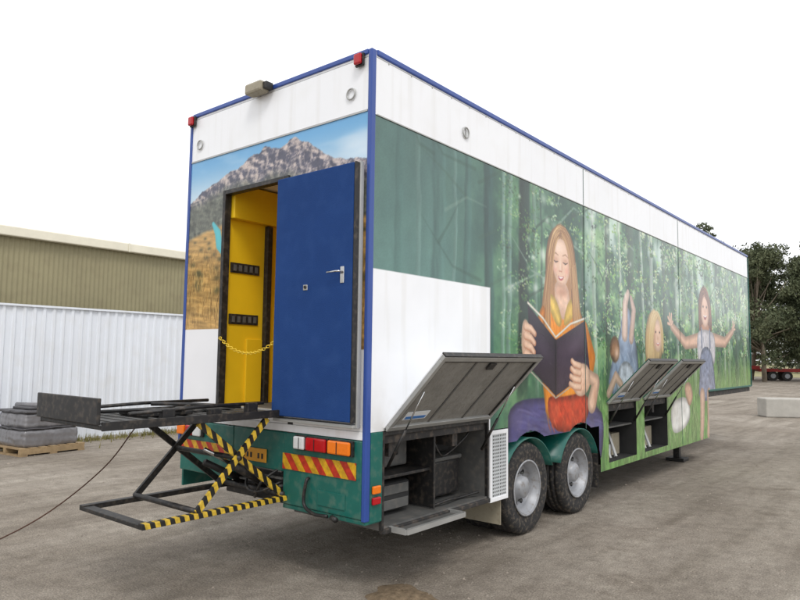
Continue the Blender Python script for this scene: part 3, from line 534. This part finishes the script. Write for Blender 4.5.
def flap(y0,y1,zh,xo,zo,outm):
    n=Vector((xo,0,zo-zh)); Lf=n.length; d=n/Lf; nn=Vector((-d.z,0,d.x))
    def P(s,y,t): p=Vector((.012,0,zh))+d*s+nn*t; return (p.x,y,p.z)
    def slab(nm,s0,s1,a,b_,t0,t1,m,bv=0):
        v=[P(s0,a,t0),P(s1,a,t0),P(s1,b_,t0),P(s0,b_,t0),P(s0,a,t1),P(s1,a,t1),P(s1,b_,t1),P(s0,b_,t1)]; obj(nm,v,BF,m,T,bevel=bv)
    slab('flap_skin',0,Lf,y0,y1,.012,.022,outm); slab('flap_inner_panel',.04,Lf-.04,y0+.04,y1-.04,0,.0115,M['flapin'])
    slab('flap_frame',0,.045,y0,y1,-.022,.011,M['alu'],.004); slab('flap_frame',Lf-.045,Lf,y0,y1,-.022,.011,M['alu'],.004)
    slab('flap_frame',.0455,Lf-.0455,y0,y0+.045,-.021,.011,M['alu'],.004); slab('flap_frame',.0455,Lf-.0455,y1-.045,y1,-.021,.011,M['alu'],.004)
    slab('flap_edge_seal',Lf+.001,Lf+.012,y0,y1,-.02,.022,M['black']); slab('flap_seal',.046,Lf-.046,y0+.046,y0+.06,-.014,-.001,M['black']); slab('flap_seal',.046,Lf-.046,y1-.06,y1-.046,-.014,-.001,M['black'])
    slab('flap_seal',Lf-.06,Lf-.046,y0+.061,y1-.061,-.014,-.001,M['black'])
    for f in (.34,.67): slab('flap_rib',.046,Lf-.061,y0+(y1-y0)*f-.012,y0+(y1-y0)*f+.012,-.006,-.001,M['grey'])
    slab('flap_latch',Lf-.14,Lf-.07,(y0+y1)/2-.05,(y0+y1)/2+.05,-.02,-.007,M['black'],.003)
    slab('flap_sticker',.10,.19,y0+.12,y0+.42,-.004,-.001,M['sticker']); slab('flap_sticker',.11,.14,y0+.14,y0+.40,-.006,-.0045,M['stickerb'])
    for y in (y0+.08,y1-.08):
        a=Vector((-.02,y,zh-.30)); b_=Vector(P(Lf*.55,y,-.02)); mid=a.lerp(b_,.5)
        tube('gas_strut_body',[a,mid],.013,M['black'],T,8); tube('gas_strut_rod',[mid,b_],.006,M['chrome'],T,8)
    tube('flap_hinge',[(.012,y0,zh+.004),(.012,y1,zh+.004)],.012,M['alu'],T,8)
flap(.20,1.74,1.275,.56,1.86,M['white']); flap(4.66,5.80,1.275,.55,1.84,M['teal']); flap(6.02,7.18,1.275,.55,1.84,M['teal'])
for x in (-.45,-2.05):
    box('landing_leg_outer',x-.08,x+.08,9.0,9.16,.62,1.16,M['chassis'],T,.01); box('landing_leg_inner',x-.055,x+.055,9.025,9.135,.06,.64,M['black'],T,.005)
    box('landing_foot',x-.16,x+.16,8.92,9.24,.0,.06,M['black'],T,.01)
box('landing_cross_tube',-2.0,-.5,9.05,9.11,.75,.81,M['chassis'],T)
beam('landing_brace',(-.85,9.7,1.15),(-.45,9.15,.6),.05,.05,M['chassis'],T)
box('coupling_plate',-1.8,-.7,10.8,12.6,1.08,1.155,M['chassis'],T,.01); tube('king_pin',[(-1.25,12.0,.98),(-1.25,12.0,1.08)],.045,M['chassis'],T)
# ================================================================ lift
LF=empty('wheelchair_lift')
DX0,DX1=-1.78,-.88; DY=-1.62
box('lift_deck',DX0,DX1,DY,-.04,1.34,1.37,M['black'],LF,.006)
for x in (DX0-.02,DX1): box('deck_side_rail',x,x+.02,DY,-.04,1.335,1.395,M['black'],LF,.004)
for k in range(14): box('deck_tread',DX0+.03,DX1-.03,DY+.05+.11*k,DY+.07+.11*k,1.3705,1.376,M['grey'],LF)
box('end_flap',DX0-.01,DX1+.01,DY-.035,DY-.01,1.375,1.55,M['black'],LF,.006)
box('end_flap_face',DX0+.03,DX1-.03,DY-.0095,DY-.004,1.39,1.53,M['grey'],LF,.002)
for k,(a,b_) in enumerate([((DX0+.05,-1.45,1.42),(DX0+.10,-.25,1.44)),((DX1-.06,-1.40,1.43),(DX1-.10,-.20,1.45)),((DX0+.2,-1.3,1.40),(DX1-.2,-.9,1.42)),((DX0+.25,-.5,1.41),(DX1-.15,-.95,1.43)),((DX0+.1,-.8,1.43),(DX0+.7,-.35,1.42))]):
    tube('folded_handrail',[a,Vector(a).lerp(Vector(b_),.5)+Vector((0,0,.01)),b_],.014,M['black'],LF,8)
for a in ((-1.1,.07),(-.7,.05),(-.35,.08)): box('handrail_bracket',DX1-.10,DX1-.04,a[0]-.05,a[0]+.05,1.377,1.38+a[1],M['black'],LF,.006)
box('rail_pad',-1.55,-1.15,-1.15,-.75,1.377,1.41,M['rubber'],LF,.01); box('rail_pad',-1.65,-1.35,-.6,-.2,1.377,1.40,M['grey'],LF,.008)
for x,m in ((-.90,M['haz_by']),(-1.76,M['black'])):
    box('base_rail',x-.03,x+.03,-1.30,.30,.64,.68,m,LF,.004)
    beam('scissor_arm',(x+.0,-.22,1.33),(x+.0,-.86,.68),.05,.025,m,LF,up=(1,0,0)); beam('scissor_arm',(x-.04,-.84,1.33),(x-.04,0.0,.68),.05,.025,m,LF,up=(1,0,0))
    beam('lift_upright',(x+.04,.02,.66),(x+.04,.02,1.30),.05,.06,M['black'],LF)
for y in (-.86,-.02): tube('lift_cross_tube',[(-1.76,y,.69),(-.90,y,.69)],.022,M['black'],LF)
tube('scissor_pivot',[(-1.80,-.50,1.04),(-.87,-.50,1.04)],.02,M['black'],LF)
box('base_cross_plate',-1.74,-.92,-1.30,-1.22,.64,.67,M['black'],LF,.004); box('base_cross_plate',-1.74,-.92,.02,.28,.60,.66,M['black'],LF,.01)
tube('hydraulic_ram',[(-1.2,.05,.72),(-1.2,-.35,.95)],.035,M['black'],LF,12); tube('hydraulic_rod',[(-1.2,-.35,.95),(-1.2,-.6,1.09)],.016,M['chrome'],LF)
tube('hydraulic_ram',[(-1.55,.05,.72),(-1.55,-.35,.92)],.03,M['black'],LF,12)
tube('hydraulic_hose',smoothpts([(-1.0,.05,.9),(-1.05,-.12,.8),(-1.15,-.1,.68),(-1.3,.0,.62),(-1.4,.1,.75)]),.012,M['black'],LF)
tube('hydraulic_hose',smoothpts([(-1.35,.03,.9),(-1.3,-.1,.74),(-1.1,-.14,.7),(-.97,.02,.78)]),.012,M['black'],LF)
box('lift_pump_box',-1.5,-1.0,.06,.30,.68,.86,M['black'],LF,.02)
for i in range(3): box('lift_step_edge',-1.7,-.96,.0,.03,.74+.06*i,.755+.06*i,M['grey'],LF)
tube('tether_cord',smoothpts([(-1.80,-.85,1.25),(-1.95,-1.05,.9),(-2.35,-1.35,.5),(-2.9,-1.65,.20),(-3.6,-1.75,.03),(-4.6,-1.7,.012),(-6.2,-2.05,.012),(-9.5,-2.6,.012)]),.006,M['rope'],LF,6)
# ================================================================ ground
gm=bpy.data.materials.new('compacted_dirt_gravel'); gm.use_nodes=True; N=gm.node_tree.nodes; Lk=gm.node_tree.links; b=N['Principled BSDF']; b.inputs['Roughness'].default_value=.95; b.inputs['Specular IOR Level'].default_value=.15
tc=N.new('ShaderNodeTexCoord')
def noise(s,d,r=.6,vec=None,dist=0):
    n=N.new('ShaderNodeTexNoise'); n.inputs['Scale'].default_value=s; n.inputs['Detail'].default_value=d; n.inputs['Roughness'].default_value=r; n.inputs['Distortion'].default_value=dist; Lk.new(vec or tc.outputs['Object'],n.inputs['Vector']); return n.outputs['Fac']
def ramp(f,a,ca,b_,cb):
    r=N.new('ShaderNodeValToRGB'); e=r.color_ramp.elements; e[0].position=a; e[1].position=b_; e[0].color=(*ca,1); e[1].color=(*cb,1); Lk.new(f,r.inputs['Fac']); return r.outputs['Color']
def mul(a,b_,f=1,t='MULTIPLY'):
    m=N.new('ShaderNodeMix'); m.data_type='RGBA'; m.blend_type=t; m.inputs['Factor'].default_value=f; Lk.new(a,m.inputs['A']); Lk.new(b_,m.inputs['B']); return m.outputs['Result']
base=ramp(noise(.35,6,.6),.35,(.235,.205,.172),.65,(.345,.312,.272))
mp_=N.new('ShaderNodeMapping'); mp_.inputs['Scale'].default_value=(1,.16,1); mp_.inputs['Rotation'].default_value=(0,0,.12); Lk.new(tc.outputs['Object'],mp_.inputs['Vector'])
mp2=N.new('ShaderNodeMapping'); mp2.inputs['Scale'].default_value=(1,.10,1); mp2.inputs['Rotation'].default_value=(0,0,-.55); Lk.new(tc.outputs['Object'],mp2.inputs['Vector'])
tracks=ramp(noise(1.3,6,.66,mp_.outputs[0],.6),.38,(.74,.72,.70),.6,(1.12,1.12,1.11)); tr2=ramp(noise(2.2,5,.6,mp2.outputs[0],.3),.36,(.80,.79,.77),.5,(1.03,1.03,1.03))
spk=ramp(noise(70,3,.75),.36,(.55,.53,.51),.64,(1.4,1.4,1.38)); md=ramp(noise(6,7,.72),.35,(.80,.79,.78),.65,(1.14,1.14,1.13))
dk=ramp(noise(.9,7,.7),.30,(.66,.63,.60),.45,(1,1,1))
c=mul(mul(mul(mul(mul(base,tracks,.6),tr2,.8),spk,.85),md,1),dk,.8); Lk.new(c,b.inputs['Base Color'])
bp=N.new('ShaderNodeBump'); bp.inputs['Strength'].default_value=.8; bp.inputs['Distance'].default_value=.02; Lk.new(noise(30,8,.7),bp.inputs['Height'])
bp2=N.new('ShaderNodeBump'); bp2.inputs['Strength'].default_value=.5; bp2.inputs['Distance'].default_value=.08; Lk.new(noise(2.5,4,.6),bp2.inputs['Height']); Lk.new(bp.outputs[0],bp2.inputs['Normal']); Lk.new(bp2.outputs[0],b.inputs['Normal'])
obj('ground',[(-700,-300,0),(700,-300,0),(700,900,0),(-700,900,0)],[(0,1,2,3)],gm)
n=30000; px=RNG.uniform(-10.5,4.5,n); py=RNG.uniform(-4,16,n); s=RNG.gamma(1.8,.0026,n)+.002
octv=np.array([(1,0,0),(-1,0,0),(0,1,0),(0,-1,0),(0,0,1),(0,0,-.3)],float)
of=[(0,2,4),(2,1,4),(1,3,4),(3,0,4)]
VV=(octv[None]*(s[:,None,None])*RNG.uniform(.6,1.4,(n,6,1))); VV[:,:,2]*=.6; VV+=np.stack([px,py,np.zeros(n)],1)[:,None]
FF=(np.array(of)[None]+np.arange(n)[:,None,None]*6).reshape(-1,3)
gvm=mat('gravel_stone',(146,136,124),.9,var=.55,vscale=9)
obj('gravel',VV.reshape(-1,3).tolist(),FF.tolist(),gvm)
V=[];F=[];R=14;S=40
for i in range(R+1):
    for k in range(S):
        a=2*math.pi*k/S; r=i/R; rr=r*(.27+.04*math.sin(3*a+1)+.02*math.sin(7*a)); V.append((.10+rr*1.2*math.cos(a),.33+rr*math.sin(a),.045*(1-r*r)**1.5+random.uniform(-.006,.006)*(1-r)+.001-.006*r))
for i in range(R):
    for k in range(S): F.append((i*S+k,(i+1)*S+k,(i+1)*S+(k+1)%S,i*S+(k+1)%S))
obj('dirt_mound',V,F,mat('loose_dirt',(124,108,88),.95,var=.5,vscale=22,bump=1,bscale=70,spec=.1),None,True)
# ================================================================ shed + fence
def corr(name,x,y0,y1,z0,z1,per,dep,m,parent,prof):
    n=int((y1-y0)/per); V=[];F=[]
    for i in range(n):
        for (t,h) in prof: 
            y=y0+(i+t)*per; V.append((x+h*dep,y,z0)); V.append((x+h*dep,y,z1))
    for i in range(len(V)//2-1): F.append((2*i,2*i+2,2*i+3,2*i+1))
    return obj(name,V,F,m,parent)
TR=[(0,0),(.55,0),(.65,1),(.9,1)]; SN=[(k/6,.5+.5*math.cos(2*math.pi*k/6)) for k in range(6)]
mw=mat('white_corrugated_sheet',(228,232,238),.45,var=.05,vscale=.7,dirt=(196,190,178),dirt_amt=.18,streak=.2)
mt=mat('tan_corrugated_sheet',(148,140,108),.6,var=.15,vscale=.8,dirt=(112,102,78),dirt_amt=.35)
FN=empty('corrugated_metal_fence'); corr('fence_sheet',-10.8,-22,48,.03,2.76,.19,.030,mw,FN,TR)
box('fence_cap',-10.83,-10.74,-22,48,2.76,2.80,mw,FN); box('fence_base_rail',-10.82,-10.78,-22,48,.0,.06,M['concrete'],FN)
SH=empty('metal_shed'); corr('shed_wall',-11.3,-22,48,0,4.3,.10,.02,mt,SH,SN)
mc=mat('cream_gutter',(228,222,202),.5,var=.08); box('shed_gutter',-11.28,-11.12,-22.2,48.2,4.20,4.40,mc,SH,.02)
mr_=mat('pale_metal_roof',(205,210,214),.4,var=.1,vscale=.5)
obj('shed_roof',[(-11.2,-22.2,4.38),(-11.2,48.2,4.38),(-20,48.2,6.35),(-20,-22.2,6.35),(-29,48.2,4.38),(-29,-22.2,4.38)],[(0,1,2,3),(3,2,4,5)],mr_,SH)
obj('shed_end_wall',[(-11.3,48,0),(-29,48,0),(-29,48,4.3),(-20,48,6.3),(-11.3,48,4.3)],[(0,1,2,3,4)],mt,SH); obj('shed_end_wall',[(-11.3,-22,0),(-29,-22,0),(-29,-22,4.3),(-20,-22,6.3),(-11.3,-22,4.3)],[(4,3,2,1,0)],mt,SH)
box('shed_back_wall',-29.05,-29,-22,48,0,4.33,mt,SH)
for y in range(-20,48,6): box('gutter_bracket',-11.115,-11.10,y,y+.04,4.2,4.40,mc,SH)
n=3800; y=RNG.uniform(-6,14,n); x=-10.7+RNG.exponential(.14,n); h=RNG.uniform(.03,.18,n); a=RNG.uniform(0,6.28,n); w=.012
V=np.stack([np.stack([x-w*np.cos(a),y-w*np.sin(a),0*x],1),np.stack([x+w*np.cos(a),y+w*np.sin(a),0*x],1),np.stack([x+RNG.normal(0,.03,n),y+RNG.normal(0,.03,n),h],1)],1).reshape(-1,3)
obj('dry_grass',V.tolist(),np.arange(3*n).reshape(-1,3).tolist(),mat('dry_grass_blades',(128,122,72),.9,var=.3))
# pallet with wrapped stack
PL=empty('loaded_pallet',(-9.85,1.70,0)); PL.rotation_euler=(0,0,.12)
for k in range(7): box('pallet_top_board',-.56,.56,-.6+.18*k,-.47+.18*k,.12,.14,M['wood'],PL)
for xx in (-.54,-.02,.48): box('pallet_bearer',xx,xx+.08,-.6,.6,.03,.119,M['wood'],PL)
for k in (0,3,6): box('pallet_bottom_board',-.56,.56,-.6+.18*k,-.47+.18*k,.0,.028,M['wood'],PL)
mwrap=mat('grey_shrink_wrap',(122,120,122),.16,var=.2,vscale=5,bump=.9,bscale=7,spec=.9); mstk=mat('dark_grey_sheet',(70,68,70),.4,var=.3,vscale=5)
def wrapped(name,z0,z1,hw,m,amp,seed,n=12):
    rr=random.Random(seed); V=[];F=[];S=120; ph=[rr.uniform(0,6) for _ in range(6)]
    for i in range(n+1):
        t=i/n; z=z0+(z1-z0)*t; sh=1-.06*(abs(2*t-1))**6
        for j in range(S):
            a=2*math.pi*j/S; sq=1/max(abs(math.cos(a)),abs(math.sin(a)))**.88
            q=hw*sh*sq*(1+amp*(math.sin(11*a+ph[0]+2*t)+.9*math.sin(29*a+ph[1]-3*t)+.6*math.sin(5*a+ph[2]+6*t)+.6*math.sin(18*t+2*a+ph[3])))
            V.append((q*math.cos(a),q*math.sin(a)*1.08,z+.006*math.sin(9*a+ph[4])))
    for i in range(n):
        for j in range(S): F.append((i*S+j,i*S+(j+1)%S,(i+1)*S+(j+1)%S,(i+1)*S+j))
    F.append(tuple(range(n*S,(n+1)*S))); obj(name,V,F,m,PL,True)
wrapped('wrapped_bundle',.14,.45,.49,mwrap,.009,1); wrapped('wrapped_bundle',.475,.74,.47,mwrap,.010,5); wrapped('dark_tray',.735,.79,.49,mstk,.004,7,3); wrapped('dark_tray',.445,.48,.50,mstk,.004,8,3)
box('pallet_top_sheet',-.30,.34,-.34,.40,.79,.84,mstk,PL,.02); tube('top_roll',[(-.4,-.2,.85),(.42,-.12,.87)],.05,mwrap,PL,12)
CB=box('concrete_block',-1.3,1.3,-.35,.35,0,.62,M['concrete'],None,.04); CB.location=(-.25,21.95,0); CB.rotation_euler=(0,0,math.radians(34))
RT=empty('red_flatbed_trailer',(-5.0,70.5,0)); RT.rotation_euler=(0,0,math.radians(22))
box('deck',-6,6,-1.2,1.2,.85,1.15,M['red'],RT,.02); box('gooseneck',-7.8,-5.9,-1.2,1.2,1.05,1.4,M['red'],RT,.02)
for xx in (2.6,3.8,5.0,-3.6,-4.8):
    for yy in (-1.2,.9): 
        V=[];F=[];S=24
        for t in (0,.3):
            for j in range(S): V.append((xx+.45*math.cos(6.283*j/S),yy+t,.45+.45*math.sin(6.283*j/S)))
        for j in range(S): F.append((j,(j+1)%S,S+(j+1)%S,S+j))
        F+= [tuple(range(S)),tuple(range(S,2*S))[::-1]]; obj('wheel',V,F,M['rubber'],RT)
        V2=[(xx+.22*math.cos(6.283*j/S),yy-.01 if yy<0 else yy+.31,.45+.22*math.sin(6.283*j/S)) for j in range(S)]; obj('wheel_hub',V2,[tuple(range(S))],M['rim'],RT)
box('stowed_ramp',4.9,5.1,-1.1,1.1,1.15,2.1,M['red'],RT,.02)
# ================================================================ trees
def leafmat(name,a,b_):
    m=bpy.data.materials.new(name); m.use_nodes=True; N=m.node_tree.nodes; Lk=m.node_tree.links; b=N['Principled BSDF']; b.inputs['Roughness'].default_value=.7; b.inputs['Specular IOR Level'].default_value=.2
    tc=N.new('ShaderNodeTexCoord'); n=N.new('ShaderNodeTexNoise'); n.inputs['Scale'].default_value=.7; n.inputs['Detail'].default_value=6; Lk.new(tc.outputs['Object'],n.inputs['Vector'])
    r=N.new('ShaderNodeValToRGB'); r.color_ramp.elements[0].position=.35; r.color_ramp.elements[1].position=.65; r.color_ramp.elements[0].color=(*a,1); r.color_ramp.elements[1].color=(*b_,1); Lk.new(n.outputs['Fac'],r.inputs['Fac']); Lk.new(r.outputs[0],b.inputs['Base Color']); return m
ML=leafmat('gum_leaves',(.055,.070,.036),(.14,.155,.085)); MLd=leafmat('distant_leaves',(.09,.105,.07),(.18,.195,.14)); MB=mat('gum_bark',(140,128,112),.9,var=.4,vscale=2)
def leaves(cs,rs,n,size):
    k=RNG.integers(0,len(cs),n); d=RNG.normal(0,1,(n,3)); d/=np.linalg.norm(d,axis=1)[:,None]; r=RNG.random(n)**.55*1.15
    p=cs[k]+d*(rs[k]*r)[:,None]*np.array([1,1,.7]); u=RNG.normal(0,1,(n,3)); u[:,2]-=.9; u/=np.linalg.norm(u,axis=1)[:,None]; w=np.cross(u,RNG.normal(0,1,(n,3))); w/=np.linalg.norm(w,axis=1)[:,None]
    s=size*RNG.uniform(.6,1.4,n)[:,None]; return np.stack([p-u*s,p+w*s*.4,p+u*s,p-w*s*.4],1).reshape(-1,3)
def tree(x,y,h,spread,nl=7000,size=.15,name='gum_tree',clumps=50,low=.2):
    e=empty(name,(x,y,0)); cs=[];rs=[]
    top=Vector((RNG.normal(0,.5),RNG.normal(0,.5),h*.78)); base=Vector((0,0,-.1))
    tube('trunk',[base,base.lerp(top,.3)+Vector((.2,.1,0)),base.lerp(top,.6)+Vector((-.15,0,0)),top],[h*.018,h*.014,h*.009,h*.004],MB,e,8)
    for i in range(clumps):
        t=low+(1-low)*(random.random()**.85); a=random.random()*6.28; rad=spread*math.sin(math.pi*min(1,(t-low)/(1-low)*.70+.26))*(.25+.75*random.random())
        c=Vector((math.cos(a)*rad,math.sin(a)*rad,h*t*.97)); st=base.lerp(top,min(.97,t*.8)); 
        tube('branch',[st,st.lerp(c,.5)+Vector((0,0,-.02*h)),c],[h*.006,h*.0035,h*.0015],MB,e,5)
        for q in range(3): cs.append(c+Vector((random.gauss(0,.6),random.gauss(0,.6),random.gauss(-.2,.5)))); rs.append(spread*random.uniform(.09,.22))
    v=leaves(np.array(cs),np.array(rs),nl,size); obj('crown',v.tolist(),np.arange(len(v)).reshape(-1,4).tolist(),ML,e)
for (x,y,h,s,nl) in [(-8.9,63,12.4,4.8,21000),(-5.0,66.5,12.2,5.0,21000),(-1.5,72,13,5.2,15000),(3.5,76,13,5,10000),(-12.9,60.4,14.3,2.8,8000),(-11.0,68,12.5,4.4,14000),(-7.5,76,12.5,5,14000)]: tree(x,y,h,s,nl)
n=420; xs=RNG.uniform(-190,150,n); cs=np.stack([xs,116+.12*np.abs(xs)+RNG.uniform(-8,10,n),RNG.uniform(1.2,7.5,n)],1); rs=RNG.uniform(2.2,4.5,n)
v=leaves(cs,rs,80000,.42); obj('distant_trees',v.tolist(),np.arange(len(v)).reshape(-1,4).tolist(),MLd)
obj('grass_verge',[(-300,84,.004),(300,84,.004),(300,400,.004),(-300,400,.004)],[(0,1,2,3)],mat('dry_paddock_grass',(150,144,110),.95,var=.3,vscale=.3,spec=.1))
# ================================================================ light
w=bpy.data.worlds.new('World'); scn.world=w; w.use_nodes=True; N=w.node_tree.nodes; Lk=w.node_tree.links; bg=N['Background']; bg.inputs['Strength'].default_value=.1
el=math.radians(50); az=(.75,-.66)
sky=N.new('ShaderNodeTexSky'); sky.sky_type='NISHITA'; sky.sun_disc=False; sky.sun_elevation=el; sky.sun_rotation=math.atan2(az[0],az[1])
tc=N.new('ShaderNodeTexCoord'); nz=N.new('ShaderNodeTexNoise'); nz.inputs['Scale'].default_value=1.6; nz.inputs['Detail'].default_value=4; Lk.new(tc.outputs['Generated'],nz.inputs['Vector'])
r=N.new('ShaderNodeValToRGB'); r.color_ramp.elements[0].position=.3; r.color_ramp.elements[0].color=(12.0,12.2,12.6,1); r.color_ramp.elements[1].position=.7; r.color_ramp.elements[1].color=(15.2,15.3,15.6,1); Lk.new(nz.outputs['Fac'],r.inputs['Fac'])
mx=N.new('ShaderNodeMix'); mx.data_type='RGBA'; mx.inputs['Factor'].default_value=.93; Lk.new(sky.outputs[0],mx.inputs['A']); Lk.new(r.outputs[0],mx.inputs['B']); Lk.new(mx.outputs['Result'],bg.inputs['Color'])
sl=bpy.data.lights.new('sun','SUN'); sl.energy=1.3; sl.angle=math.radians(18); sl.color=(1,.97,.93); so=bpy.data.objects.new('sun',sl); COL.objects.link(so)
d=Vector((az[0]*math.cos(el),az[1]*math.cos(el),math.sin(el))); so.rotation_euler=d.to_track_quat('Z','Y').to_euler(); so.location=(10,-10,20)
# ================================================================ camera
yaw,pi_,ro=(math.radians(a) for a in (39.2349,4.8994,.7017))
fw=Vector((-math.sin(yaw)*math.cos(pi_),math.cos(yaw)*math.cos(pi_),math.sin(pi_))); rt=Vector((math.cos(yaw),math.sin(yaw),0)); up=rt.cross(fw)
r2=rt*math.cos(ro)+up*math.sin(ro); u2=-rt*math.sin(ro)+up*math.cos(ro)
cd=bpy.data.cameras.new('camera'); cd.sensor_width=36; cd.lens=661.136/800*36; cd.clip_end=3000; cd.clip_start=.05
co=bpy.data.objects.new('camera',cd); COL.objects.link(co)
mt4=Matrix((r2,u2,-fw)).transposed().to_4x4(); mt4.translation=Vector((3.4054,-3.7872,1.8463)); co.matrix_world=mt4; scn.camera=co
